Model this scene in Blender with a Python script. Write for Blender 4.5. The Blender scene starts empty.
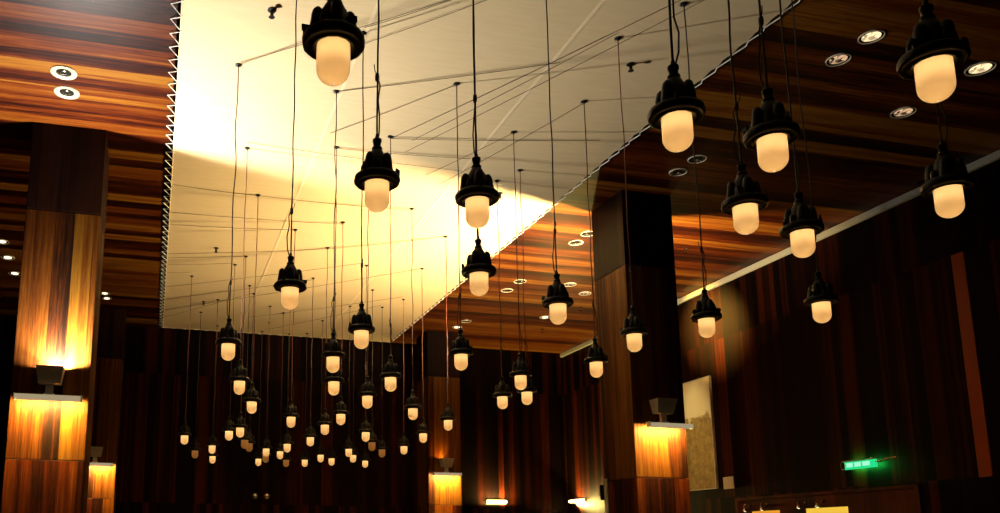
import bpy, bmesh, math, random
from mathutils import Vector, Matrix
random.seed(7)
PI = math.pi
S = bpy.context.scene
C = S.collection
try:
    S.view_settings.view_transform = 'Standard'; S.view_settings.look = 'None'
except Exception: pass
S.view_settings.exposure = 0.0; S.view_settings.gamma = 1.0
try: S.view_settings.use_curve_mapping = False
except Exception: pass
S.display_settings.display_device = 'sRGB'

# ------------------------------------------------------------------ room numbers (metres)
CEIL, FAB = 5.04, 5.01            # wooden ceiling, canvas panel
FX0, FX1, FY0, FY1 = 0.02, 3.915, 1.0, 13.8
HX0, HX1, HY0, HY1 = 0.0, 3.938, 0.9, 13.86
WXL, WXR, WYF, WYB = -3.42, 7.27, -3.0, 13.95
CAM_Z = 1.5

# ------------------------------------------------------------------ materials
def mat(name):
    m = bpy.data.materials.new(name); m.use_nodes = True
    nt = m.node_tree; nt.nodes.clear()
    out = nt.nodes.new('ShaderNodeOutputMaterial')
    return m, nt, out

def bsdf(nt, out, col=(.5,.5,.5), rough=.5, metal=0, spec=.5):
    b = nt.nodes.new('ShaderNodeBsdfPrincipled')
    b.inputs['Base Color'].default_value = (*col, 1)
    b.inputs['Roughness'].default_value = rough
    b.inputs['Metallic'].default_value = metal
    b.inputs['Specular IOR Level'].default_value = spec
    nt.links.new(b.outputs[0], out.inputs[0])
    return b

def simple(name, col, rough=.5, metal=0, spec=.5, var=.12, scale=30):
    """plain stuff with a little procedural mottling"""
    m, nt, out = mat(name)
    b = bsdf(nt, out, col, rough, metal, spec)
    n = nt.nodes.new('ShaderNodeTexNoise'); n.inputs['Scale'].default_value = scale
    tc = nt.nodes.new('ShaderNodeTexCoord'); nt.links.new(tc.outputs['Object'], n.inputs['Vector'])
    r = nt.nodes.new('ShaderNodeValToRGB')
    r.color_ramp.elements[0].position = .3; r.color_ramp.elements[1].position = .7
    r.color_ramp.elements[0].color = (*[c*(1-var) for c in col], 1)
    r.color_ramp.elements[1].color = (*[min(1, c*(1+var)) for c in col], 1)
    nt.links.new(n.outputs['Fac'], r.inputs[0]); nt.links.new(r.outputs[0], b.inputs['Base Color'])
    return m

def emit(name, col, s):
    m, nt, out = mat(name)
    e = nt.nodes.new('ShaderNodeEmission'); e.inputs[0].default_value = (*col, 1); e.inputs[1].default_value = s
    nt.links.new(e.outputs[0], out.inputs[0])
    return m

def wood(name, mode, width, row_len, row_off, palettes, rough=.35, spec=.4, grain=.55, stagger=False, coat=0):
    """veneer planks: mode 'ceil' runs along X, 'wall' runs up Z.
    palettes: list of (row_index_limit, [colours]) lowest row first"""
    m, nt, out = mat(name)
    N, L = nt.nodes.new, nt.links.new
    b = bsdf(nt, out, (.3,.1,.03), rough, 0, spec)
    g = N('ShaderNodeNewGeometry'); sp = N('ShaderNodeSeparateXYZ'); L(g.outputs['Position'], sp.inputs[0])
    def M(op, a, c=None, v=None):
        n = N('ShaderNodeMath'); n.operation = op
        if isinstance(a, (int, float)): n.inputs[0].default_value = a
        else: L(a, n.inputs[0])
        if c is not None:
            if isinstance(c, (int, float)): n.inputs[1].default_value = c
            else: L(c, n.inputs[1])
        return n.outputs[0]
    if mode == 'ceil':
        u = sp.outputs['Y']; v = sp.outputs['X']
    else:
        u = M('ADD', sp.outputs['X'], sp.outputs['Y']); v = sp.outputs['Z']
    pu = M('DIVIDE', u, width); pi_ = M('FLOOR', pu)
    vv = M('DIVIDE', M('SUBTRACT', v, row_off), row_len)
    if stagger:
        wn0 = N('ShaderNodeTexWhiteNoise'); wn0.noise_dimensions = '1D'; L(pi_, wn0.inputs['W'])
        vv = M('ADD', vv, wn0.outputs['Value'])
    ri = M('FLOOR', vv)
    def wn2(a, c):
        k = N('ShaderNodeCombineXYZ'); L(a, k.inputs[0]); L(c, k.inputs[1])
        w = N('ShaderNodeTexWhiteNoise'); w.noise_dimensions = '3D'; L(k.outputs[0], w.inputs['Vector']); return w.outputs['Value']
    rnd = wn2(pi_, ri)
    # strips inside a veneer leaf
    pu2 = M('FLOOR', M('MULTIPLY', pu, 2.7)); rnd2 = wn2(pu2, M('ADD', ri, 17.0))
    mix = M('ADD', M('MULTIPLY', rnd, .72), M('MULTIPLY', rnd2, .28))
    # long grain
    k = N('ShaderNodeCombineXYZ')
    L(M('MULTIPLY', u, 34.0), k.inputs[0]); L(M('MULTIPLY', v, 1.1), k.inputs[1]); L(M('MULTIPLY', rnd, 40.0), k.inputs[2])
    n = N('ShaderNodeTexNoise'); n.inputs['Scale'].default_value = 1; n.inputs['Detail'].default_value = 5; n.inputs['Roughness'].default_value = .62
    L(k.outputs[0], n.inputs['Vector'])
    k2 = N('ShaderNodeCombineXYZ')
    L(M('MULTIPLY', u, 260.0), k2.inputs[0]); L(M('MULTIPLY', v, 9.0), k2.inputs[1]); L(rnd, k2.inputs[2])
    n2 = N('ShaderNodeTexNoise'); n2.inputs['Scale'].default_value = 1; n2.inputs['Detail'].default_value = 2
    L(k2.outputs[0], n2.inputs['Vector'])
    f = M('ADD', mix, M('MULTIPLY', M('SUBTRACT', n.outputs['Fac'], .5), grain))
    f = M('ADD', f, M('MULTIPLY', M('SUBTRACT', n2.outputs['Fac'], .5), grain*.35))
    ramps = []
    for lim, cols in palettes:
        r = N('ShaderNodeValToRGB'); cr = r.color_ramp
        while len(cr.elements) < len(cols): cr.elements.new(.5)
        for i, c in enumerate(cols):
            cr.elements[i].position = .12 + .76*i/(len(cols)-1); cr.elements[i].color = (*c, 1)
        L(f, r.inputs[0]); ramps.append((lim, r.outputs[0]))
    col = ramps[0][1]
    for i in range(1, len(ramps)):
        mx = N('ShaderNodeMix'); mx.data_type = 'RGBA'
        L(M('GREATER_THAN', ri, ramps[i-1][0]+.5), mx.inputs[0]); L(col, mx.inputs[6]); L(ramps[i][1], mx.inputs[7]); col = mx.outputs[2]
    # hairline joints between leaves
    fr = M('FRACT', pu); d = M('MINIMUM', fr, M('SUBTRACT', 1.0, fr))
    joint = M('LESS_THAN', d, .010)
    mx = N('ShaderNodeMix'); mx.data_type = 'RGBA'; L(M('MULTIPLY', joint, .55), mx.inputs[0]); L(col, mx.inputs[6]); mx.inputs[7].default_value = (.01,.004,.002,1)
    L(mx.outputs[2], b.inputs['Base Color'])
    rr = M('ADD', M('MULTIPLY', n2.outputs['Fac'], .18), rough-.08); L(rr, b.inputs['Roughness'])
    if coat:
        b.inputs['Coat Weight'].default_value = coat; b.inputs['Coat Roughness'].default_value = .25
    return m

CEILCOL = [(.006,.0009,.0004), (.032,.0040,.0006), (.080,.0140,.0013), (.122,.034,.0030), (.180,.071,.007)]
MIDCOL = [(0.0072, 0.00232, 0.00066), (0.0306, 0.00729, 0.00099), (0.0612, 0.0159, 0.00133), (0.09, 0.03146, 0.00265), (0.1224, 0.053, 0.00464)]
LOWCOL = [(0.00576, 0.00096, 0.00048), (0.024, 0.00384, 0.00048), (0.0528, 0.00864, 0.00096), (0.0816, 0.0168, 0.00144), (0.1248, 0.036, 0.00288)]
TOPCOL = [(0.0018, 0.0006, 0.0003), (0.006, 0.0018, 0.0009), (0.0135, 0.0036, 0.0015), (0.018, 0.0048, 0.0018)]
WALLCOL = [(0.0012, 0.00036, 0.00024), (0.003, 0.0006, 0.0003), (0.006, 0.0012, 0.00036), (0.015, 0.0024, 0.0006), (0.045, 0.0066, 0.0012)]
M_ceil = wood('ceiling_veneer', 'ceil', .17, 7.4, -3.5, [(9, CEILCOL)], rough=.38, spec=.12, grain=1.15)
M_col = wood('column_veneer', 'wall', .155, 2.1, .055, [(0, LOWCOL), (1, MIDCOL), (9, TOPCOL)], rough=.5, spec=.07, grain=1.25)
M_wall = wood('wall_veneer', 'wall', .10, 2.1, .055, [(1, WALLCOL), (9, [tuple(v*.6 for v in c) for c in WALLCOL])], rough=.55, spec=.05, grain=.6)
M_door = wood('door_veneer', 'wall', .3, 2.1, .055, [(9, [(.02,.004,.002), (.05,.009,.003), (.07,.013,.004)])], rough=.4, spec=.2, grain=.4)
M_redplank = wood('red_veneer', 'wall', .5, 6, 0, [(9, [(.20,.022,.006), (.30,.035,.008), (.38,.06,.012)])], rough=.4, spec=.2, grain=.6)
M_floor = wood('floor_boards', 'ceil', .12, 1.6, 0, [(9, [(.02,.01,.006), (.05,.022,.01), (.08,.035,.015)])], rough=.4, grain=.5, stagger=True)
M_void = simple('dark_plaster', (.012,.010,.008), .9)
M_black = simple('black_bakelite', (.0035,.003,.0025), .42, 0, .22, .3, 60)
M_blackm = simple('black_iron', (.010,.009,.008), .4, .3, .3)
M_cord = simple('black_rubber_cord', (.018,.011,.008), .6)
M_cordm = simple('dark_brown_cord', (.075,.030,.016), .7)
M_cordr = simple('brown_cloth_cord', (.17,.045,.022), .7)
M_cordw = simple('brown_wire', (.06,.028,.012), .7)
M_pale = simple('cream_enamel', (.62,.58,.44), .4, .0, .5, .06)
M_greym = simple('grey_enamel', (.30,.27,.20), .45, 0, .5, .08)
M_trim = simple('pale_grey_trim', (.38,.37,.30), .5, 0, .2, .06)
M_chrome = simple('chrome', (.8,.78,.72), .12, 1, .5, .02)
M_lace = simple('white_lacing_cord', (.80,.76,.66), .7, 0, .3, .05)
M_refl = simple('dark_reflector', (.06,.055,.045), .2, .8)
M_ring = simple('downlight_enamel', (.36,.32,.22), .35, 0, .5, .05)
M_plate = simple('cream_plastic', (.62,.52,.34), .4, 0, .5, .03)
M_frame = simple('pale_frame', (.5,.45,.33), .45)

# canvas: cream with faint weave
m, nt, out = mat('cream_canvas'); b = bsdf(nt, out, (.8,.7,.48), .85, 0, .15)
tc = nt.nodes.new('ShaderNodeTexCoord'); mp = nt.nodes.new('ShaderNodeMapping'); mp.inputs['Scale'].default_value = (1.2, 9, 1)
nt.links.new(tc.outputs['Object'], mp.inputs[0])
n = nt.nodes.new('ShaderNodeTexNoise'); n.inputs['Scale'].default_value = 3; n.inputs['Detail'].default_value = 4
nt.links.new(mp.outputs[0], n.inputs['Vector'])
r = nt.nodes.new('ShaderNodeValToRGB')
r.color_ramp.elements[0].position = .25; r.color_ramp.elements[1].position = .75
r.color_ramp.elements[0].color = (.58,.445,.25,1); r.color_ramp.elements[1].color = (.63,.49,.285,1)
nt.links.new(n.outputs['Fac'], r.inputs[0]); nt.links.new(r.outputs[0], b.inputs['Base Color'])
M_fab = m
M_seam = simple('canvas_seam', (.70,.56,.35), .8, 0, .15, .02)

# frosted amber glass
def glass_mat(name, glow):
    m, nt, out = mat(name)
    N, L = nt.nodes.new, nt.links.new
    t = N('ShaderNodeBsdfTranslucent'); t.inputs[0].default_value = (.98,.62,.27,1)
    gl = N('ShaderNodeBsdfGlossy'); gl.inputs[0].default_value = (1,.95,.85,1); gl.inputs[1].default_value = .35
    fr = N('ShaderNodeFresnel'); fr.inputs[0].default_value = 1.35
    mx = N('ShaderNodeMixShader'); L(fr.outputs[0], mx.inputs[0]); L(t.outputs[0], mx.inputs[1]); L(gl.outputs[0], mx.inputs[2])
    e = N('ShaderNodeEmission'); e.inputs[0].default_value = (1,.50,.13,1)
    n = N('ShaderNodeTexNoise'); n.inputs['Scale'].default_value = 160; n.inputs['Detail'].default_value = 2
    tc = N('ShaderNodeTexCoord'); L(tc.outputs['Object'], n.inputs['Vector'])
    mr = N('ShaderNodeMapRange'); mr.inputs[3].default_value = glow*.82; mr.inputs[4].default_value = glow*1.18; L(n.outputs['Fac'], mr.inputs[0]); L(mr.outputs[0], e.inputs[1])
    a = N('ShaderNodeAddShader'); L(mx.outputs[0], a.inputs[0]); L(e.outputs[0], a.inputs[1]); L(a.outputs[0], out.inputs[0])
    return m
M_glass = glass_mat('frosted_amber_glass', .03)
M_glassd = glass_mat('dim_frosted_glass', .03)
M_bulb = emit('warm_bulb', (1,.86,.66), 5.6)
M_bulbd = emit('faint_bulb', (1,.62,.3), .9)

# ------------------------------------------------------------------ mesh helpers
def bx(bm, x0, x1, y0, y1, z0, z1):
    vs = [bm.verts.new((x, y, z)) for x in (x0, x1) for y in (y0, y1) for z in (z0, z1)]
    for f in ((0,1,3,2), (4,6,7,5), (0,4,5,1), (2,3,7,6), (0,2,6,4), (1,5,7,3)):
        bm.faces.new([vs[i] for i in f])

def lathe(bm, prof, seg=28, cx=0, cy=0, lobes=0, amp=0, cap=True):
    rings = []
    for (rr, z) in prof:
        ring = []
        for i in range(seg):
            a = 2*PI*i/seg
            k = 1 + (amp*max(0, math.cos(lobes*a))**2 if lobes else 0)
            ring.append(bm.verts.new((cx+rr*k*math.cos(a), cy+rr*k*math.sin(a), z)))
        rings.append(ring)
    for j in range(len(rings)-1):
        for i in range(seg):
            k = (i+1) % seg
            bm.faces.new((rings[j][i], rings[j][k], rings[j+1][k], rings[j+1][i]))
    if cap:
        bm.faces.new(rings[0][::-1]); bm.faces.new(rings[-1])

def tube(bm, pts, r, seg=6, closed=False):
    pts = [Vector(p) for p in pts]; rings = []; n = len(pts)
    up = Vector((0, 0, 1))
    for i, p in enumerate(pts):
        if closed: d = pts[(i+1) % n] - pts[i-1]
        else: d = pts[min(i+1, n-1)] - pts[max(i-1, 0)]
        d.normalize()
        a = d.cross(up if abs(d.z) < .9 else Vector((1, 0, 0))); a.normalize(); c = d.cross(a)
        rings.append([bm.verts.new(p + r*(math.cos(2*PI*k/seg)*a + math.sin(2*PI*k/seg)*c)) for k in range(seg)])
    for j in range(n if closed else n-1):
        q = (j+1) % n
        for k in range(seg):
            l = (k+1) % seg
            bm.faces.new((rings[j][k], rings[j][l], rings[q][l], rings[q][k]))
    if not closed:
        bm.faces.new(rings[0][::-1]); bm.faces.new(rings[-1])

def obj(name, bm, m, parent=None, smooth=False, bevel=0, fix=True):
    if fix: bmesh.ops.recalc_face_normals(bm, faces=bm.faces)
    me = bpy.data.meshes.new(name); bm.to_mesh(me); bm.free()
    if smooth:
        for p in me.polygons: p.use_smooth = True
    me.materials.append(m)
    o = bpy.data.objects.new(name, me); C.objects.link(o)
    if parent is not None: o.parent = parent
    if bevel:
        md = o.modifiers.new('bevel', 'BEVEL'); md.width = bevel; md.segments = 2; md.limit_method = 'ANGLE'
    if smooth:
        md = o.modifiers.new('edges', 'EDGE_SPLIT'); md.split_angle = math.radians(42)
    return o

def B(): return bmesh.new()
def tag(o, label, cat, group=None):
    o['label'] = label; o['category'] = cat
    if group: o['group'] = group
    return o
def thing(name, label, cat, loc=(0,0,0), rz=0, group=None):
    o = bpy.data.objects.new(name, None); C.objects.link(o)
    o.empty_display_size = .1; o.location = loc; o.rotation_euler = (0, 0, rz)
    return tag(o, label, cat, group)
def struct(name, bm, m, bevel=0):
    o = obj(name, bm, m, bevel=bevel); o['kind'] = 'structure'; return o
def dup(root, loc, rz, label, group=None, skip=()):
    r = root.copy(); C.objects.link(r); r.location = loc; r.rotation_euler = (0, 0, rz); r['label'] = label
    if group: r['group'] = group
    for ch in list(root.children):
        if ch.name.split('.')[0] in skip: continue
        c = ch.copy(); C.objects.link(c); c.parent = r
        for g in list(ch.children):
            d = g.copy(); C.objects.link(d); d.parent = c
    return r

# ------------------------------------------------------------------ the room
b = B(); bx(b, WXL-.1, WXR+.1, WYF-.1, WYB+.1, -.1, 0); struct('floor', b, M_floor)
b = B()
bx(b, WXL, HX0, WYF, WYB, CEIL, CEIL+.04); bx(b, HX1, WXR, WYF, WYB, CEIL, CEIL+.04)
bx(b, HX0, HX1, WYF, HY0, CEIL, CEIL+.04); bx(b, HX0, HX1, HY1, WYB, CEIL, CEIL+.04)
struct('ceiling', b, M_ceil)
b = B()                                       # dark recess above the canvas
bx(b, HX0-.06, HX1+.06, HY0-.06, HY1+.06, CEIL+.40, CEIL+.46)
bx(b, HX0-.06, HX0-.0, HY0-.06, HY1+.06, CEIL+.04, CEIL+.40); bx(b, HX1, HX1+.06, HY0-.06, HY1+.06, CEIL+.04, CEIL+.40)
bx(b, HX0, HX1, HY0-.06, HY0, CEIL+.04, CEIL+.40); bx(b, HX0, HX1, HY1, HY1+.06, CEIL+.04, CEIL+.40)
struct('ceiling_recess', b, M_void)
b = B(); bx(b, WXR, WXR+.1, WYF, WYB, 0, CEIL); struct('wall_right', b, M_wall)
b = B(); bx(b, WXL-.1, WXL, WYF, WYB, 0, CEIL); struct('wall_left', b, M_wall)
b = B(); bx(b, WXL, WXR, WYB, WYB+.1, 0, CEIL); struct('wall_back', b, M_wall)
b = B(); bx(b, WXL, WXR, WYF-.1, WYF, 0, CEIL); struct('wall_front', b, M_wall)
b = B(); bx(b, WXR-.045, WXR, WYF, WYB, CEIL-.075, CEIL-.005); struct('trim_1', b, M_trim, .006)
b = B(); bx(b, WXR-.012, WXR, 5.97, 6.10, 2.15, 4.25); struct('trim_2', b, M_redplank, .002)
b = B(); bx(b, WXR-.012, WXR, 12.52, 12.60, .05, 4.25); struct('trim_3', b, M_redplank, .002)

# ------------------------------------------------------------------ canvas ceiling panel laced to the frame
root = thing('canvas_ceiling_panel', 'huge cream canvas sheet stretched across the middle of the ceiling and laced along its edges', 'canvas', (0, 0, FAB))
b = B(); PITCH = .17
ny = 300; nx = 24; grid = []
for j in range(ny+1):
    y = FY0 + (FY1-FY0)*j/ny
    sc = .018*abs(math.sin(PI*(y-FY0)/PITCH))
    row = []
    for i in range(nx+1):
        x0 = FX0+sc*.5; x1 = FX1-sc
        x = x0+(x1-x0)*i/nx
        row.append(b.verts.new((x, y, -.02*math.sin(PI*i/nx)*math.sin(PI*j/ny))))
    grid.append(row)
for j in range(ny):
    for i in range(nx):
        b.faces.new((grid[j][i], grid[j+1][i], grid[j+1][i+1], grid[j][i+1]))
cv = obj('canvas_sheet', b, M_fab, root, fix=False)
md = cv.modifiers.new('cloth_thickness', 'SOLIDIFY'); md.thickness = .003
for x in (1.277, 2.69):
    b = B(); sag = .02*math.sin(PI*(x-FX0)/(FX1-FX0))
    pr = None
    for j in range(61):
        y = FY0+.01+(FY1-FY0-.02)*j/60; z = -sag*math.sin(PI*(y-FY0)/(FY1-FY0))-.0035
        q = (b.verts.new((x-.012, y, z)), b.verts.new((x+.012, y, z)), b.verts.new((x+.012, y, z+.002)), b.verts.new((x-.012, y, z+.002)))
        if pr:
            for k in range(4): b.faces.new((pr[k], pr[(k+1) % 4], q[(k+1) % 4], q[k]))
        else: b.faces.new(q[::-1])
        pr = q
    b.faces.new(pr)
    o = obj('canvas_seam', b, M_seam, root); o['label'] = 'pale welded seam along the canvas'
def lacing(p0, p1, off, pitch):
    """zigzag from the canvas hem to eyelets on the wooden frame"""
    b = B(); p0 = Vector(p0); p1 = Vector(p1); off = Vector(off); n = int((p1-p0).length/pitch)
    pts = []
    for i in range(n+1):
        pts.append(p0+(p1-p0)*i/n + Vector((0, 0, -.006)))
        pts.append(p0+(p1-p0)*(i+.5)/n+off)
    tube(b, pts[:-1], .0042, 5)
    o = obj('lacing_cord', b, M_lace, root); o['label'] = 'white zigzag lacing cord along the canvas hem'
lacing((FX0+.012, FY0, 0), (FX0+.012, FY1, 0), (-.075, 0, .023), PITCH)
lacing((FX1-.004, FY0, 0), (FX1-.004, FY1, 0), (.055, 0, .023), PITCH)
lacing((FX0, FY1, 0), (FX1, FY1, 0), (0, .07, .023), PITCH)
b = B(); tube(b, [(FX0+.006, FY0+(FY1-FY0)*j/40, -.001) for j in range(41)], .004, 6)
tube(b, [(FX0+.006+(FX1-FX0)*j/20, FY1-.002, -.001) for j in range(21)], .004, 6)
obj('hem_rope', b, M_seam, root)

# ------------------------------------------------------------------ sprinklers
def sprinkler(x, y, z, label, group=None):
    r = thing('ceiling_sprinkler', label, 'sprinkler', (x, y, z))
    b = B(); lathe(b, [(.03, 0), (.03, -.004), (.012, -.008)], 16); obj('escutcheon', b, M_chrome if z > FAB+.01 else M_blackm, r, True)
    b = B(); lathe(b, [(.007, -.006), (.007, -.04)], 10); bx(b, -.011, -.007, -.003, .003, -.05, -.015); bx(b, .007, .011, -.003, .003, -.05, -.015)
    obj('sprinkler_body', b, M_chrome if z > FAB+.01 else M_blackm, r)
    b = B(); lathe(b, [(.02, -.05), (.022, -.053)], 14); obj('deflector', b, M_chrome if z > FAB+.01 else M_blackm, r, True)
sag = lambda x, y: FAB-.02*math.sin(PI*(x-FX0)/(FX1-FX0))*math.sin(PI*(y-FY0)/(FY1-FY0))-.002
sprinkler(.611, 5.04, sag(.61, 5.04), 'small dark sprinkler head on the bright canvas, left of the largest pendant')
sprinkler(3.264, 5.03, sag(3.26, 5.03), 'small dark sprinkler head on the canvas, upper right beside the canvas edge')
sprinkler(.591, 9.75, sag(.59, 9.75), 'small dark sprinkler head on the shaded left part of the canvas')
sprinkler(.583, 12.1, sag(.58, 12.1), 'tiny dark sprinkler head low on the canvas, near its far left corner')
sprinkler(3.247, 7.41, sag(3.25, 7.41), 'small sprinkler head on the bright right part of the canvas, at the shadow edge')
sprinkler(6.118, 12.4, CEIL, 'bright sprinkler head on the wooden ceiling, glinting left of the pale cornice end')
sprinkler(6.09, 11.06, CEIL, 'small sprinkler head on the wooden ceiling just left of the right column')
sprinkler(6.085, 8.44, CEIL, 'small sprinkler head on the wooden ceiling just right of the right column')

# ------------------------------------------------------------------ columns
def column(x0, x1, y0, y1, label):
    r = thing('column', label, 'column', ((x0+x1)/2, (y0+y1)/2, 0))
    hx, hy = (x1-x0)/2, (y1-y0)/2
    b = B(); bx(b, -hx+.03, hx-.03, -hy+.03, hy-.03, 0, CEIL); obj('core', b, M_void, r)
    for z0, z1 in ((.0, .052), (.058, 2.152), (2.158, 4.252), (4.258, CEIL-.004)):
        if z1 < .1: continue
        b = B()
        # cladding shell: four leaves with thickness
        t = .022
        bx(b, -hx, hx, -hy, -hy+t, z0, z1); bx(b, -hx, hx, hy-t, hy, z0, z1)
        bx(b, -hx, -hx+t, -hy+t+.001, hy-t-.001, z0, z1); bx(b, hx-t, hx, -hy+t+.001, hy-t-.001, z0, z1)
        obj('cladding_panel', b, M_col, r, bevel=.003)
    return r
column(-1.15, -.55, 7.11, 7.71, 'brightly uplit square column of striped brown wood at the left edge')
column(4.425, 4.985, 7.11, 7.71, 'square wooden column right of centre, pale lit side and dark front')
column(-1.15, -.55, 12.95, 13.55, 'far wooden column seen just right of the bright left column')
column(4.31, 4.87, 12.95, 13.55, 'far wooden column glowing at the bottom centre of the picture')

# ------------------------------------------------------------------ column lights
def area(name, parent, loc, rot, sx, sy, P, col, spread=180):
    l = bpy.data.lights.new(name, 'AREA'); l.shape = 'RECTANGLE'; l.size = sx; l.size_y = sy; l.energy = P; l.color = col
    l.spread = math.radians(spread)
    o = bpy.data.objects.new(name, l); C.objects.link(o); o.parent = parent; o.location = loc; o.rotation_euler = rot
    return o
M_tubeglow = emit('tube_glow', (1,.66,.20), 2100.0)
M_opal = emit('opal_cover_glow', (1,.80,.46), .36)
M_lens = emit('flood_lens', (1,.8,.45), 2.0)
def floodlight(x, yface, side, P, col, label, aim=(0, -.45, 1), wash=0, z=2.76):
    """open-topped floodlight standing on a stem in front of a column face; side -1 = camera side"""
    r = thing('floodlight', label, 'floodlight', (x, yface, z), 0 if side < 0 else PI)
    # local frame: column face at y=0, room on -y
    b = B()
    w0, w1 = .085, .105
    ya0, ya1 = -.115, -.03         # bottom
    yb0, yb1 = -.165, -.012        # top
    zb, zt = 0, .135
    vo = [b.verts.new(v) for v in ((-w0,ya0,zb), (w0,ya0,zb), (w0,ya1,zb), (-w0,ya1,zb), (-w1,yb0,zt), (w1,yb0,zt), (w1,yb1,zt), (-w1,yb1,zt))]
    t = .006
    vi = [b.verts.new(v) for v in ((-w0+t,ya0+t,zb+t), (w0-t,ya0+t,zb+t), (w0-t,ya1-t,zb+t), (-w0+t,ya1-t,zb+t), (-w1+t,yb0+t,zt), (w1-t,yb0+t,zt), (w1-t,yb1-t,zt), (-w1+t,yb1-t,zt))]
    b.faces.new([vo[i] for i in (3,2,1,0)]); b.faces.new([vi[i] for i in (0,1,2,3)])
    for i in range(4):
        k = (i+1) % 4
        b.faces.new((vo[i], vo[k], vo[4+k], vo[4+i])); b.faces.new((vi[k], vi[i], vi[4+i], vi[4+k])); b.faces.new((vo[4+i], vo[4+k], vi[4+k], vi[4+i]))
    obj('housing', b, M_greym, r)
    b = B(); bx(b, -.030, .030, -.085, -.055, -.085, 0); obj('stem', b, M_greym, r, bevel=.003)
    b = B(); bx(b, -.04, .04, -.10, 0, -.095, -.078); obj('bracket', b, M_greym, r, bevel=.002)
    if P:
        a_ = area('flood_lamp', r, (0, -.072, zt-.030), (0, 0, 0), .10, .03, P, col); a_.rotation_euler = Vector(aim).to_track_quat('-Z', 'Y').to_euler()
        if wash: area('column_wash_lamp', r, (0, -.10, zt-.010), (PI, 0, 0), .17, .05, wash, col)
        b = B(); bx(b, -.088, .088, -.125, -.03, zt-.045, zt-.04); o = obj('lens', b, M_lens, r)
    return r
def picture_light(x, yface, w, label, gm=None, z=2.64):
    r = thing('tube_light', label, 'tube light', (x, yface, z))
    b = B()
    # half-round cover, open underneath
    seg = 14; R_ = .026; pr = None
    for k in range(seg+1):
        a = PI*1.38*k/seg-.0
        q = (b.verts.new((-w/2, -.12+R_*math.cos(a), R_*math.sin(a))), b.verts.new((w/2, -.12+R_*math.cos(a), R_*math.sin(a))))
        if pr: b.faces.new((pr[0], pr[1], q[1], q[0]))
        pr = q
    o = obj('cover', b, M_opal, r, smooth=True); md = o.modifiers.new('sheet', 'SOLIDIFY'); md.thickness = .002
    for s in (-1, 1):
        b = B(); bx(b, s*(w/2)-.004+(s*.004), s*(w/2)+.004+(s*.004), -.149, -.091, -.022, .028); obj('end_cap', b, M_pale, r, bevel=.002)
        b = B(); bx(b, s*w*.32-.008, s*w*.32+.008, -.10, 0, .005, .02); obj('wall_bracket', b, M_pale, r)
    b = B(); tube(b, [(-w/2+.012, -.117, .002), (w/2-.012, -.117, .002)], .010, 12); obj('glowing_tube', b, gm or M_tubeglow, r, smooth=True)
    return r
WARM_A = (1, .95, .86); WARM_B = (1, .75, .40)
floodlight(-.85, 7.11, -1, 270, WARM_A, 'boxy grey floodlight on a short stem, lighting the left column upward', aim=(.6, -.42, 1), wash=34)
floodlight(4.70, 7.71, 1, 780, WARM_B, 'floodlight hidden behind the right column, lighting the ceiling beyond it', aim=(.55, -.4, 1))
floodlight(4.70, 7.11, -1, 0, WARM_A, 'unlit grey floodlight above the tube light on the dark right column')
floodlight(-.85, 12.95, -1, 0, WARM_A, 'small unlit grey floodlight on the far column at the left')
floodlight(4.59, 12.95, -1, 8, (1,.36,.08), 'small grey floodlight on the far column at the bottom centre', aim=(-1.1, -1.0, 1))
picture_light(-.85, 7.11, .50, 'cream tube light across the bright left column, shining down')
picture_light(4.74, 7.11, .46, 'cream tube light across the right column, beside the tall painting')
picture_light(-.85, 12.95, .50, 'small tube light across the far left column')
picture_light(4.59, 12.95, .46, 'small tube light across the far column at the bottom centre')

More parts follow.
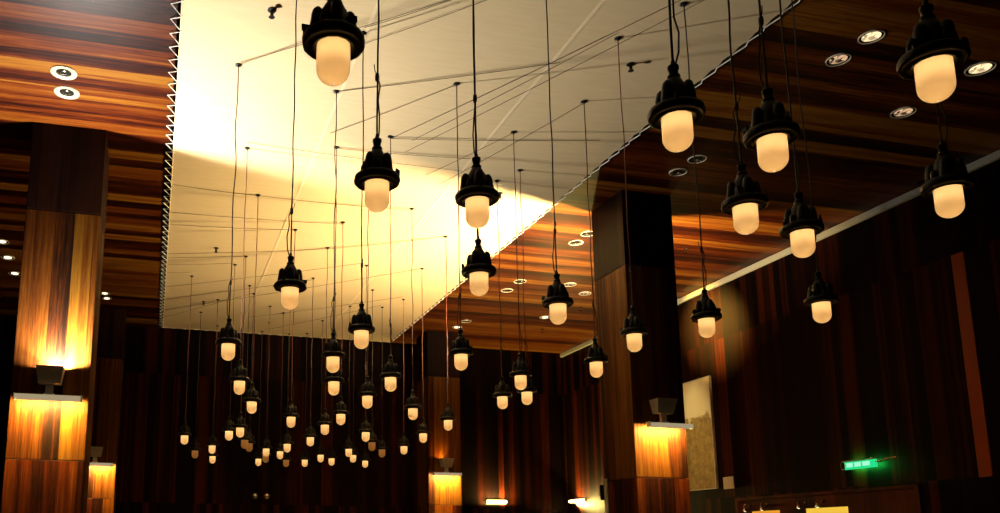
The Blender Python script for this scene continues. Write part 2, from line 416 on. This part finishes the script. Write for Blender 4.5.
# ------------------------------------------------------------------ pendants
LAMP_L = FAB-.004-2.881
def cord_mesh(seed):
    rr = random.Random(seed); b = B(); pts = []; n = 26; L = LAMP_L-.185
    ax, ay, f1, f2 = rr.uniform(-1,1), rr.uniform(-1,1), rr.uniform(1.5,3), rr.uniform(4,6)
    for i in range(n+1):
        t = i/n; e = math.sin(PI*t)
        pts.append((.006*e*ax*math.sin(2*PI*f1*t)+.0025*e*math.sin(2*PI*f2*t+ay), .006*e*ay*math.sin(2*PI*f1*t+1), -L*t))
    tube(b, pts, .0042, 6); return b
def make_pendant(seed, cm, gm, bulbm):
    r = thing('pendant_lamp', 'x', 'pendant lamp')
    b = B(); lathe(b, [(.024, .002), (.024, -.004), (.012, -.010), (.005, -.018)], 14)
    tube(b, [(.035*math.cos(t)-.0, .035*math.sin(t)*.6, -.005+.003*math.sin(2*t)) for t in [2*PI*k/14 for k in range(14)]], .0012, 4, True)
    obj('ceiling_hook', b, M_blackm, r, True)
    obj('cord', cord_mesh(seed), cm, r, True)
    z0 = -LAMP_L
    b = B(); rr = random.Random(seed+5)                       # loose tail of cable tied back to the cord
    pts = [(.006, 0, z0+.17), (.020, .004, z0+.22), (.024, .006, z0+.29), (.012, .004, z0+.35), (.016, -.002, z0+.41), (.006, 0, z0+.44)]
    tube(b, pts, .0032, 5); tube(b, [(.006, 0, z0+.44), (-.012, .003, z0+.465), (-.016, .004, z0+.49)], .0022, 5)
    lathe(b, [(.008, z0+.425), (.009, z0+.44), (.008, z0+.455)], 8)
    obj('cable_tail', b, M_cord, r, True)
    b = B(); lathe(b, [(.020, z0+.128), (.021, z0+.140), (.015, z0+.146), (.015, z0+.160), (.018, z0+.164), (.018, z0+.176), (.009, z0+.182), (.006, z0+.196)], 12)
    obj('cord_grip', b, M_blackm, r, True)
    b = B()
    lathe(b, [(.064, z0+.022), (.060, z0+.032), (.050, z0+.040), (.046, z0+.070), (.038, z0+.098), (.028, z0+.116), (.020, z0+.130)], 24)
    for k in range(4):                                   # the four cast ears round the body
        a = 2*PI*k/4; c, s_ = math.cos(a), math.sin(a)
        lathe(b, [(.024, z0+.026), (.024, z0+.040), (.021, z0+.062), (.0185, z0+.084), (.015, z0+.098), (.008, z0+.106)], 10, .046*c, .046*s_)
        a += PI/4; c, s_ = math.cos(a), math.sin(a)
        lathe(b, [(.013, z0+.026), (.012, z0+.055), (.008, z0+.066)], 8, .052*c, .052*s_)
    obj('housing', b, M_black, r, True, fix=True)
    b = B()
    lathe(b, [(.0485, z0+.010), (.0490, z0-.008), (.057, z0-.011), (.062, z0-.005), (.068, z0-.003), (.080, z0-.008), (.0865, z0-.005), (.0885, z0+.006), (.0865, z0+.018), (.079, z0+.025), (.068, z0+.028), (.050, z0+.028)], 48, lobes=12, amp=.018)
    obj('rim', b, M_black, r, True)
    for k in range(3):
        a = 2*PI*(k+.5)/3; c, s = math.cos(a), math.sin(a)
        b = B(); lathe(b, [(.008, z0+.018), (.008, z0+.034), (.004, z0+.040)], 8, .080*c, .080*s); bx(b, .080*c-.011, .080*c+.011, .080*s-.003, .080*s+.003, z0+.030, z0+.048)
        obj('clamp_screw', b, M_blackm, r)
    b = B(); R_ = .0475; H = .076
    prof = [(R_*.98, z0+.003), (R_, z0-.01), (R_, z0-H)]
    for k in range(1, 9):
        a = PI/2*k/9; prof.append((R_*math.cos(a), z0-H-R_*.95*math.sin(a)))
    prof.append((.004, z0-H-R_*.95))
    lathe(b, prof, 36, cap=False)
    bm_g = b; bmesh.ops.recalc_face_normals(bm_g, faces=bm_g.faces)
    g = obj('glass_dome', bm_g, gm, r, True)
    b = B(); lathe(b, [(.010, z0-.004), (.012, z0-.012), (.018, z0-.028), (.019, z0-.040), (.014, z0-.052), (.005, z0-.057)], 14)
    obj('bulb', b, bulbm, g, True)
    return r
PROTO = {}
def proto(kind, seed):
    k = (kind, seed % 3)
    return k
# (x, y, kind, label)   kind: k = black cord, r = brown cord, d = dim
P_ = [
 (.43, 2.10, 'k', 'largest pendant on the left, hanging at the top against white canvas, glass glowing amber'),
 (.78, 2.94, 'k', 'black pendant centred on the canvas, below and right of the largest left one'),
 (1.21, 2.99, 'k', 'upper pendant of the close vertical pair in the centre, at the canvas shadow edge'),
 (1.56, 3.85, 'k', 'lower pendant of the close vertical pair in the centre, dimmer glass'),
 (1.59, 2.21, 'k', 'big pendant crossing the right edge of the canvas, against red-brown ceiling'),
 (2.12, 1.76, 'k', 'biggest pendant at the top right corner, between recessed downlights'),
 (1.99, 2.26, 'k', 'big pendant against dark ceiling, second largest on the right'),
 (2.29, 2.78, 'k', 'medium pendant just below left of the second largest right one'),
 (2.72, 2.96, 'k', 'pendant overlapping the pale cornice line, above the rightmost small one'),
 (2.93, 2.44, 'k', 'pendant at the far right below the biggest top right one, touching the cornice line'),
 (3.64, 3.87, 'k', 'small pendant alone against the dark right wall, below the cornice'),
 (2.20, 4.25, 'k', 'pendant in front of the orange lit ceiling left of the right column'),
 (.67, 4.36, 'k', 'pendant in front of the shaded left canvas, its whole body against the canvas'),
 (1.26, 5.13, 'k', 'pendant overlapping the far edge of the canvas on a thick black cord'),
 (.46, 5.75, 'k', 'pendant just below the far canvas edge at the left, brightest of its cluster'),
 (.67, 7.06, 'r', 'small pendant right below the bright left cluster one, higher of the pair there'),
 (.89, 8.06, 'r', 'small pendant lower right of the pair beneath the left cluster'),
 (1.24, 5.92, 'k', 'upper pendant of the two stacked left of the thick-corded one'),
 (1.44, 6.83, 'k', 'lower pendant of the two stacked left of the thick-corded one'),
 (1.85, 6.52, 'k', 'pendant at the canvas far right corner, right of the thick-corded one'),
 (2.50, 7.99, 'k', 'small pendant just below and right of the one at the canvas far right corner'),
 (3.12, 8.68, 'r', 'small pendant on a red cord directly above the bottom centre column'),
 (3.21, 9.84, 'k', 'tiny pendant just left of the red-corded one above the bottom centre column'),
 (3.38, 11.23, 'r', 'tiny pendant, rightmost of the low back cluster, hanging below its neighbours on the right'),
 (2.49, 9.89, 'k', 'small pendant second below the thick-corded one, in the middle of the back cluster'),
 (2.83, 10.89, 'd', 'dim tiny pendant touching the lower right of its brighter neighbour in the back cluster'),
 (1.88, 7.41, 'k', 'pendant below the thick-corded one, first down that line'),
 (3.19, 11.70, 'd', 'dim tiny pendant at the right of the back cluster, left of the rightmost one'),
 (2.71, 11.76, 'k', 'tiny pendant in the back cluster, left of the centre line, upper of an overlapping pair'),
 (2.48, 12.68, 'k', 'tiny pendant in the lowest row, right of the middle'),
 (1.93, 10.57, 'k', 'small pendant standing alone over the middle of the lowest row'),
 (1.81, 12.39, 'k', 'tiny pendant in the lowest rows, just left below the stacked cluster pair'),
 (1.56, 12.07, 'k', 'tiny pendant left of middle in the low back cluster, covering a dim one'),
 (1.68, 13.03, 'd', 'dim tiny pendant partly hidden beneath a brighter one at the back left'),
 (1.64, 13.64, 'k', 'tiny pendant at the left end of the lowest back row'),
 (1.15, 11.13, 'd', 'dim tiny pendant at the left of the back cluster, upper left of a touching pair'),
 (1.25, 11.49, 'd', 'dim tiny pendant at the left of the back cluster, lower right of a touching pair'),
 (.87, 10.30, 'k', 'small pendant, left of two side by side under the left cluster'),
 (.97, 9.95, 'k', 'small pendant, right of two side by side under the left cluster'),
 (.78, 11.94, 'k', 'tiny pendant, upper of two stacked at the lower left of the cluster'),
 (.36, 10.93, 'r', 'small pendant hanging farthest left on a red-brown cord'),
 (.58, 12.69, 'd', 'dim tiny pendant second from the left, against the black wall'),
 (.89, 13.44, 'k', 'tiny pendant, lower of two stacked at the lower left of the cluster'),
 (1.41, 8.90, 'r', 'small pendant on twisted red cords, straight below the one against the shaded left canvas'),
 (2.10, 13.68, 'd', 'dim tiny pendant in the lowest back row, left of middle'),
 (1.76, 11.40, 'k', 'tiny pendant right below the one on twisted red cords'),
 (2.39, 13.56, 'k', 'tiny pendant in the very middle of the lowest back row'),
 (2.76, 13.19, 'k', 'tiny pendant in the lowest back row, right of the middle, right of its close twin'),
 (2.97, 12.58, 'k', 'tiny pendant in the back cluster, lower of the overlapping pair'),
 (3.37, 13.41, 'k', 'tiny pendant at the right end of the lowest back row'),
 (1.88, 9.38, 'k', 'small pendant, lower left of two offset below the stacked pair'),
 (1.88, 8.54, 'r', 'small pendant, upper right of two offset below the stacked pair'),
 (2.85, 6.19, 'k', 'pendant right of centre against the dark wall, upper of the group of three'),
 (3.22, 6.87, 'r', 'pendant right of centre, lower right of the group of three'),
 (3.10, 7.14, 'k', 'pendant right of centre, lower left of the group of three'),
 (2.11, 5.58, 'k', 'pendant by the dark end of the wooden ceiling, left of the group of three'),
 (3.00, 4.76, 'r', 'pendant on an orange-brown cord in front of the right column'),
 (3.19, 5.59, 'k', 'pendant overlapping the left edge of the right column'),
 (3.22, 4.32, 'k', 'pendant right of the right column, against the glowing patch of wall'),
]
GROUP = 'industrial pendant lamps hung from the canvas ceiling'
for i, (x, y, kind, label) in enumerate(P_):
    far = y > 5.4
    k = (kind, far, i % 3 if kind == 'k' else 0)
    z = sag(x, y)
    lb = label
    if k not in PROTO:
        cm = {'k': M_cordm if far else M_cord, 'r': M_cordr, 'd': M_cord}[kind]
        r = make_pendant(11*(i+1), cm, M_glassd if kind == 'd' else M_glass, M_bulbd if kind == 'd' else M_bulb)
        r.location = (x, y, z); r.rotation_euler = (0, 0, .7*i); r['label'] = lb; r['group'] = GROUP
        PROTO[k] = r
    else:
        dup(PROTO[k], (x, y, z), 1.3*i, lb, GROUP, skip=('clamp_screw', 'cable_tail') if y > 9 else ())

# ------------------------------------------------------------------ cables run over the canvas
WIRES = [
 ((.47,5.70), (1.76,4.59), 'thin cable on the canvas rising right from the topmost left hook, behind the largest pendant'),
 ((1.25,5.06), (1.82,4.54), 'upper of the close cables leaving the canvas top right of the largest left pendant'),
 ((1.18,5.35), (1.99,4.53), 'faint cable crossing the top of the canvas just below its close twin'),
 ((1.24,5.91), (2.74,5.12), 'long gently rising cable across the upper canvas below the largest left pendant'),
 ((2.12,5.57), (1.33,6.58), 'faint shadow line drawn as a cable, falling left from the ringed hook in the upper middle of the canvas'),  # faint shadow on the canvas, modelled as a dark cable
 ((1.86,6.54), (3.17,4.28), 'long diagonal cable ending at the hook at the top right of the canvas'),
 ((2.05,6.53), (2.96,4.70), 'long diagonal cable ending at the hook above the orange-brown cord'),
 ((2.05,6.76), (3.34,4.20), 'lowest long diagonal cable crossing the canvas to its top right'),
 ((3.20,5.59), (2.58,7.33), 'diagonal cable from the hook nearest the right canvas edge down to the shadow edge'),
 ((2.85,6.19), (2.38,7.17), 'short diagonal cable falling left behind the upper centre pendant'),
 ((1.86,6.54), (3.65,6.15), 'level cable running right to the canvas edge from the centre hook'),
 ((.66,6.94), (2.69,7.00), 'cable running along the shadow edge from the left hook across the canvas'),
 ((1.43,6.84), (2.67,6.74), 'cable running right just above the shadow edge, behind the centre pendants'),
 ((.04,8.03), (.88,8.06), 'highest cable from the left hem within the orange shaded canvas'),
 ((.88,8.06), (2.50,8.02), 'cable linking two hooks across the middle of the shaded canvas'),
 ((.05,8.76), (1.89,8.58), 'second cable down from the left hem, ending near the middle of the canvas'),
 ((.04,9.12), (1.42,8.89), 'third cable down from the left hem, ending behind the left canvas pendant'),
 ((.04,10.11), (1.89,9.40), 'thick shadowed cable from the left hem rising slightly right'),
 ((1.89,9.40), (3.11,8.67), 'cable rising right to the last hook before the right canvas edge'),
 ((.04,10.24), (.95,9.93), 'short cable just below the thick one at the left hem'),
 ((.04,10.53), (.86,10.22), 'short cable third of the tight bunch at the left hem'),
 ((.04,10.86), (.35,10.74), 'shortest cable, from the left hem to the leftmost hook'),
 ((.04,11.50), (2.44,9.78), 'long cable climbing right from the lower left hem to the canvas middle'),
 ((.03,12.10), (1.94,10.62), 'cable climbing from the low left hem to a hook left of centre'),
 ((.04,12.69), (3.20,9.82), 'longest cable climbing from the low left hem toward the right canvas edge'),
 ((1.34,12.76), (3.33,11.09), 'cable low on the canvas ending near the right corner'),
 ((1.74,13.42), (3.14,11.59), 'lowest cable on the canvas, close to its far hem'),
 ((.03,13.11), (1.23,11.45), 'cable in the far left corner of the canvas, climbing right'),
]
for a, c, label in WIRES:
    b = B(); n = 10
    pts = []
    for i in range(n+1):
        t = i/n; x = a[0]+(c[0]-a[0])*t; y = a[1]+(c[1]-a[1])*t
        pts.append((x, y, sag(x, y)-.006-.006*math.sin(PI*t)))
    tube(b, pts, .0022, 5); tag(obj('canvas_cable', b, M_cordw, smooth=True), label, 'cable', 'cables run over the canvas')

# ------------------------------------------------------------------ downlights
def mottled(name, col, lo, hi):
    m = emit(name, col, hi); nt = m.node_tree; N, L = nt.nodes.new, nt.links.new
    e = [n for n in nt.nodes if n.type == 'EMISSION'][0]
    tc = N('ShaderNodeTexCoord'); n = N('ShaderNodeTexVoronoi'); n.inputs['Scale'].default_value = 38; L(tc.outputs['Object'], n.inputs['Vector'])
    mr = N('ShaderNodeMapRange'); mr.inputs[1].default_value = .15; mr.inputs[2].default_value = .75; mr.inputs[3].default_value = lo; mr.inputs[4].default_value = hi
    L(n.outputs['Color'], mr.inputs[0]); L(mr.outputs[0], e.inputs[1]); return m
M_dl_on = emit('downlight_glow', (1,.86,.55), 2.6)
M_dl_lit = mottled('faceted_lit_reflector', (1,.74,.40), .45, 1.5)
M_dl_mid = mottled('faceted_dim_reflector', (1,.62,.34), .01, .75)
def make_downlight(kind, Rr=.095):
    r = thing('downlight', 'x', 'downlight')
    b = B(); lathe(b, [(Rr*.89, 0.0), (Rr*.91, -.006), (Rr*.98, -.006), (Rr, -.001), (Rr, .002), (Rr*.89, .002)] if kind != 'wide' else [(Rr*.55, .0), (Rr*.60, -.005), (Rr*.96, -.007), (Rr, -.001), (Rr, .002), (Rr*.55, .002)], 32, cap=False)
    obj('trim_ring', b, M_ring if kind == 'wide' else M_pale, r, True)
    k = .58 if kind == 'wide' else .90; k2 = .80 if kind in ('lit', 'soft') else .62
    b = B(); lathe(b, [(Rr*k, -.0015), (Rr*k*k2, .0005)], 28, cap=False); b2 = b
    obj('reflector', b2, M_refl, r, True)
    b = B(); lathe(b, [(Rr*k*k2, -.001), (Rr*k*k2*.9, -.004), (Rr*k*k2*.45, -.007), (.003, -.008)], 20)
    o = obj('lamp_lens', b, {'lit': M_dl_lit, 'soft': M_dl_mid, 'wide': M_refl, 'dark': M_refl, 'white': M_dl_on}[kind], r, True)
    if kind in ('wide', 'dark'):
        b = B(); lathe(b, [(Rr*.12, -.009), (Rr*.10, -.013), (.002, -.014)], 10); g = obj('lamp_pin', b, M_dl_mid, o, True)
    return r
DL = [
 (-.821, 6.244, 'wide', .100, 'upper of the two cream ringed downlights in the bright left ceiling'),
 (-.826, 6.541, 'wide', .100, 'lower of the two cream ringed downlights in the bright left ceiling'),
 (4.744, 4.365, 'lit', .085, 'lit downlight in the red-brown ceiling left of the biggest right pendant, upper of the pair'),
 (4.740, 4.658, 'soft', .085, 'dim downlight lower of the pair left of the biggest right pendant'),
 (5.853, 4.498, 'lit', .10, 'large lit downlight at the top right edge'),
 (5.848, 5.166, 'soft', .095, 'mottled dark downlight below the biggest right pendant'),
 (4.742, 6.329, 'dark', .085, 'white ringed downlight above the right column top, right of its twin'),
 (4.736, 6.614, 'dark', .085, 'white ringed downlight above the right column top, left of its twin'),
 (4.708, 8.295, 'dark', .085, 'ringed downlight touching the left side of the right column, upper of the pair'),
 (4.715, 8.593, 'dark', .085, 'ringed downlight in the orange ceiling left of the right column, lower of the pair'),
 (5.413, 10.08, 'soft', .085, 'ringed downlight behind the glass of the pendant left of the right column'),
 (5.815, 10.404, 'soft', .085, 'ringed downlight against the left side of the right column, below the upper pair'),
 (4.699, 10.132, 'dark', .085, 'ringed downlight in the yellow lit ceiling, upper of the middle pair'),
 (4.693, 10.555, 'dark', .085, 'ringed downlight in the yellow lit ceiling, lower of the middle pair'),
 (5.836, 11.711, 'white', .085, 'bright white downlight left below the pendant near the right column'),
 (4.729, 12.254, 'dark', .085, 'far downlight at the dark end of the wooden ceiling, upper of the last pair'),
 (4.721, 12.643, 'white', .085, 'far downlight at the dark end of the wooden ceiling, lower of the last pair'),
 (-1.902, 10.286, 'white', .085, 'bright downlight at the left edge, topmost of three in the dark'),
 (-1.925, 10.876, 'white', .085, 'bright downlight at the left edge, middle of three in the dark'),
 (-1.936, 11.531, 'white', .085, 'bright downlight at the left edge, lowest of three in the dark'),
 (-.813, 12.164, 'white', .07, 'small bright downlight just right of the left column, upper of two'),
 (-.797, 12.416, 'white', .07, 'small bright downlight just right of the left column, lower of two'),
]
DP = {}
for x, y, kind, Rr, label in DL:
    k = (kind, Rr)
    if k not in DP:
        r = make_downlight(kind, Rr); r.location = (x, y, CEIL-.001); r['label'] = label; r['group'] = 'downlights set in the wooden ceiling'; DP[k] = r
    else: dup(DP[k], (x, y, CEIL-.001), 0, label, 'downlights set in the wooden ceiling')

# spot from the adjustable downlight on to the right wall
def spot(name, loc, target, P, ang, col, blend=1.0, size=.03):
    l = bpy.data.lights.new(name, 'SPOT'); l.energy = P; l.spot_size = math.radians(ang); l.spot_blend = blend; l.color = col; l.shadow_soft_size = size
    o = bpy.data.objects.new(name, l); C.objects.link(o); o.location = loc
    o.rotation_euler = (Vector(target)-Vector(loc)).to_track_quat('-Z', 'Y').to_euler(); return o
spot('wall_accent_beam', (5.83, 10.40, 5.02), (7.27, 9.78, 4.52), 2400, 46, (1,.50,.08))

spot('painting_beam', (5.86, 10.36, 5.02), (7.24, 10.05, 3.0), 230, 30, (1,.80,.42))
# ------------------------------------------------------------------ right wall: painting, plate, exit sign, doors
def M_paint_():
    m, nt, out = mat('weathered_gold_paint'); b = bsdf(nt, out, (.5,.4,.2), .6, 0, .3); N, L = nt.nodes.new, nt.links.new
    tc = N('ShaderNodeTexCoord'); sp = N('ShaderNodeSeparateXYZ'); L(tc.outputs['Object'], sp.inputs[0])
    n = N('ShaderNodeTexNoise'); n.inputs['Scale'].default_value = 3.2; n.inputs['Detail'].default_value = 7; n.inputs['Roughness'].default_value = .7; L(tc.outputs['Object'], n.inputs['Vector'])
    n2 = N('ShaderNodeTexNoise'); n2.inputs['Scale'].default_value = 9; n2.inputs['Detail'].default_value = 8; n2.inputs['Roughness'].default_value = .8; L(tc.outputs['Object'], n2.inputs['Vector'])
    a = N('ShaderNodeMath'); a.operation = 'MULTIPLY_ADD'; L(n.outputs['Fac'], a.inputs[0]); a.inputs[1].default_value = 1.3; L(sp.outputs['Z'], a.inputs[2])
    st = N('ShaderNodeMapRange'); L(a.outputs[0], st.inputs[0]); st.inputs[1].default_value = 1.62; st.inputs[2].default_value = 1.67
    r = N('ShaderNodeValToRGB'); L(n2.outputs['Fac'], r.inputs[0]); cr = r.color_ramp
    cr.elements[0].position = .30; cr.elements[0].color = (.12,.065,.012,1); cr.elements[1].position = .68; cr.elements[1].color = (.44,.31,.09,1)
    mx = N('ShaderNodeMix'); mx.data_type = 'RGBA'; L(st.outputs[0], mx.inputs[0]); L(r.outputs[0], mx.inputs[6]); mx.inputs[7].default_value = (.66,.57,.32,1)
    L(mx.outputs[2], b.inputs['Base Color']); return m
r = thing('painting', 'tall narrow abstract painting, cream above mottled gold, on the right wall beside the column', 'painting', (WXR, 10.05, 2.285))
b = B(); bx(b, -.035, -.004, -.30, .30, .006, 1.50); obj('canvas', b, M_paint_(), r, bevel=.003)
b = B()
for y0, y1, z0, z1 in ((-.312, -.302, -.006, 1.512), (.302, .312, -.006, 1.512), (-.302, .302, -.006, .004), (-.302, .302, 1.502, 1.512)): bx(b, -.04, -.002, y0, y1, z0, z1)
obj('frame', b, M_frame, r)
r = thing('wall_plate', 'small square cream plate on the wall right of the painting', 'wall plate', (WXR, 9.53, 2.26))
b = B(); bx(b, -.012, -.001, -.10, .10, 0, .155); obj('cover', b, M_plate, r, bevel=.003)
b = B(); bx(b, -.016, -.0125, -.035, .035, .045, .11); obj('rocker', b, M_plate, r, bevel=.001)

M_green = emit('green_glow', (.02,.75,.26), 1.0); M_greenw = emit('pale_green_glow', (.40,1,.66), 1.0)
r = thing('exit_sign', 'glowing green emergency sign jutting over the doors on the dark right wall', 'sign', (WXR, 7.335, 2.33))
b = B(); bx(b, -.075, -.06, -.20, .21, .005, .085); obj('panel', b, M_green, r, bevel=.002)
b = B()
for y0, y1 in ((.10, .18), (-.005, .075), (-.12, -.03)): bx(b, -.079, -.0755, y0, y1, .028, .072)
obj('pictogram', b, M_greenw, r)
b = B(); bx(b, -.085, -.05, -.22, .22, .088, .100); obj('housing', b, M_greym, r, bevel=.003)
b = B(); tube(b, [(-.07, .235+.028*math.cos(t), .05+.045*math.sin(t)) for t in [2*PI*k/16 for k in range(16)]], .006, 6, True); obj('end_ring', b, M_chrome, r, True)
b = B(); tube(b, [(-.09, -.21, .06), (-.07, -.26, .055), (-.06, -.31, .075), (-.03, -.40, .085)], .008, 6); obj('arm', b, M_chrome, r, True)
b = B(); bx(b, -.05, -.001, -.02, .02, .088, .098); obj('wall_bracket', b, M_greym, r)
area('sign_glow', r, (-.055, 0, .045), (0, PI/2, 0), .06, .36, 7, (.02, 1, .12))
bpy.data.objects['sign_glow'].rotation_euler = (0, math.radians(-90), 0)

def door(n, y0, y1, pane):
    b = B(); f = .07
    # leaf with a window opening
    wz0, wz1 = 1.0, 1.955
    if pane:
        py0, py1 = pane
        bx(b, -.03, -.001, 0, py0-y0, .01, 2.09); bx(b, -.03, -.001, py1-y0, y1-y0, .01, 2.09)
        bx(b, -.03, -.001, py0-y0, py1-y0, .01, wz0); bx(b, -.03, -.001, py0-y0, py1-y0, wz1, 2.09)
    else: bx(b, -.03, -.001, 0, y1-y0, .01, 2.09)
    o = obj(f'door_{n}', b, M_door, bevel=.0); o['kind'] = 'structure'; o.location = (WXR, y0, 0)
    if pane:
        b = B(); bx(b, -.015, -.008, py0-y0+.002, py1-y0-.002, wz0+.002, wz1-.002)
        g = obj('pane', b, M_pane[n], o); g['label'] = 'lit glass pane'
    b = B(); hy = .08 if n == 1 else y1-y0-.08
    tube(b, [(-.03, hy, 1.0), (-.07, hy, 1.0), (-.07, hy, 1.25), (-.03, hy, 1.25)], .010, 8); obj('door_handle', b, M_chrome, o, True)
M_pane = {1: emit('orange_lit_pane', (1,.42,.04), .75), 2: emit('yellow_lit_pane', (1,.60,.06), .9)}
door(1, 8.40, 9.34, (8.62, 9.12)); door(2, 7.38, 8.39, (7.60, 8.22)); door(3, 6.76, 7.37, None)
b = B(); bx(b, -.04, 0, -.05, 2.63, 2.095, 2.13); bx(b, -.04, 0, -.05, -.005, 0, 2.095); bx(b, -.04, 0, 2.585, 2.63, 0, 2.095)
o = struct('trim_4', b, M_door); o.location = (WXR, 6.76, 0)
LB = ['swan-neck chrome lamp over the orange pane, left of its pair', 'swan-neck chrome lamp over the orange pane, right of its pair',
      'swan-neck chrome lamp over the yellow pane, left of its pair', 'swan-neck chrome lamp over the yellow pane, right of its pair']
pr = None
for i, y in enumerate((9.10, 8.80, 8.20, 7.92)):
    if pr is None:
        r = thing('swan_neck_lamp', LB[0], 'wall lamp', (WXR-.03, y, 1.99), 0, 'chrome lamps over the door panes')
        b = B(); tube(b, [(0, 0, .03), (-.05, 0, .055), (-.10, 0, .05), (-.12, 0, .02), (-.10, 0, -.01)], .007, 8); obj('arm', b, M_chrome, r, True)
        b = B(); lathe(b, [(.006, .01), (.022, -.01), (.028, -.035), (.024, -.037)], 16, -.10, 0); h = obj('shade', b, M_chrome, r, True)
        b = B(); lathe(b, [(.004, -.028), (.016, -.031), (.016, -.037), (.004, -.041)], 12, -.10, 0); obj('bulb', b, M_dl_on, h, True)
        b = B(); lathe(b, [(.02, .018), (.022, .042)], 12, -.004, 0); obj('wall_mount', b, M_chrome, r, True)
        pr = r
    else: dup(pr, (WXR-.03, y, 1.99), 0, LB[i])

# ------------------------------------------------------------------ bar sconces at the far right corner
M_bar = emit('bar_glow', (1,.72,.30), 14.0)
def sconce(loc, rz, w, label):
    r = thing('wall_sconce', label, 'wall light', loc, rz)
    b = B(); bx(b, -w/2, w/2, -.06, -.02, .01, .05); obj('light_bar', b, M_bar, r, bevel=.006)
    b = B(); bx(b, -w/2-.01, w/2+.01, -.018, 0, -.012, .072); obj('back_plate', b, M_greym, r, bevel=.002)
sconce((5.89, WYB, 2.25), 0, .36, 'small glowing bar light on the far wall, left of the corner glow')
sconce((WXR, 13.55, 2.27), -PI/2, .50, 'glowing bar light at the far right corner washing the wall yellow')
def aimed(name, loc, tgt, sx, sy, P, col):
    o = area(name, None, loc, (0, 0, 0), sx, sy, P, col); o.rotation_euler = (Vector(tgt)-Vector(loc)).to_track_quat('-Z', 'Y').to_euler()
aimed('corner_wash', (7.12, 13.50, 2.24), (7.27, 13.30, 2.42), .4, .06, 95, (1, .74, .20))
aimed('bar_wash', (5.89, 13.84, 2.25), (5.89, 13.95, 2.50), .34, .05, 60, (1, .66, .18))

# narrow metal guard on the side of the right column
r = thing('corner_guard', 'thin pale metal strip low on the left side of the right column', 'metal strip', (4.425, 7.66, 0))
b = B(); bx(b, -.014, -.0005, -.03, .03, 0, 2.18); obj('strip', b, M_greym, r, bevel=.002)
b = B(); bx(b, -.05, -.0005, .035, .055, 1.97, 2.12); obj('clip', b, M_blackm, r, bevel=.002)
# two faint round fittings on the far wall
for i, (x, label) in enumerate(((1.635, 'faint round fitting low on the black far wall, left of two'), (1.833, 'faint round fitting low on the black far wall, right of two'))):
    r = thing('round_wall_fitting', label, 'wall fitting', (x, WYB, 2.29))
    b = B(); lathe(b, [(.045, 0), (.05, .012), (.04, .03), (.02, .04), (.004, .042)], 18); o = obj('dome', b, M_chrome, r, True); o.rotation_euler = (PI/2, 0, 0)
    b = B(); lathe(b, [(.06, 0.0), (.06, .006)], 18); o = obj('base', b, M_refl, r, True); o.rotation_euler = (PI/2, 0, 0)
# ------------------------------------------------------------------ world + camera
w = bpy.data.worlds.new('world'); S.world = w; w.use_nodes = True
bg = w.node_tree.nodes['Background']; bg.inputs[0].default_value = (.02,.012,.006,1); bg.inputs[1].default_value = .3
cd = bpy.data.cameras.new('camera'); cam = bpy.data.objects.new('camera', cd); C.objects.link(cam); S.camera = cam
Rv = Vector((0.97225, -0.23384, 0.00728)); Uv = Vector((-0.04973, -0.17617, 0.9831)); Fv = Vector((0.22861, 0.95618, 0.18291))
M4 = Matrix(((Rv.x, Uv.x, -Fv.x, 0), (Rv.y, Uv.y, -Fv.y, 0), (Rv.z, Uv.z, -Fv.z, CAM_Z), (0, 0, 0, 1)))
cam.matrix_world = M4
cd.sensor_fit = 'HORIZONTAL'; cd.sensor_width = 36; cd.lens = 841.385/1000*36
cd.shift_x = .144; cd.shift_y = .13265
cd.clip_start = .05; cd.clip_end = 60
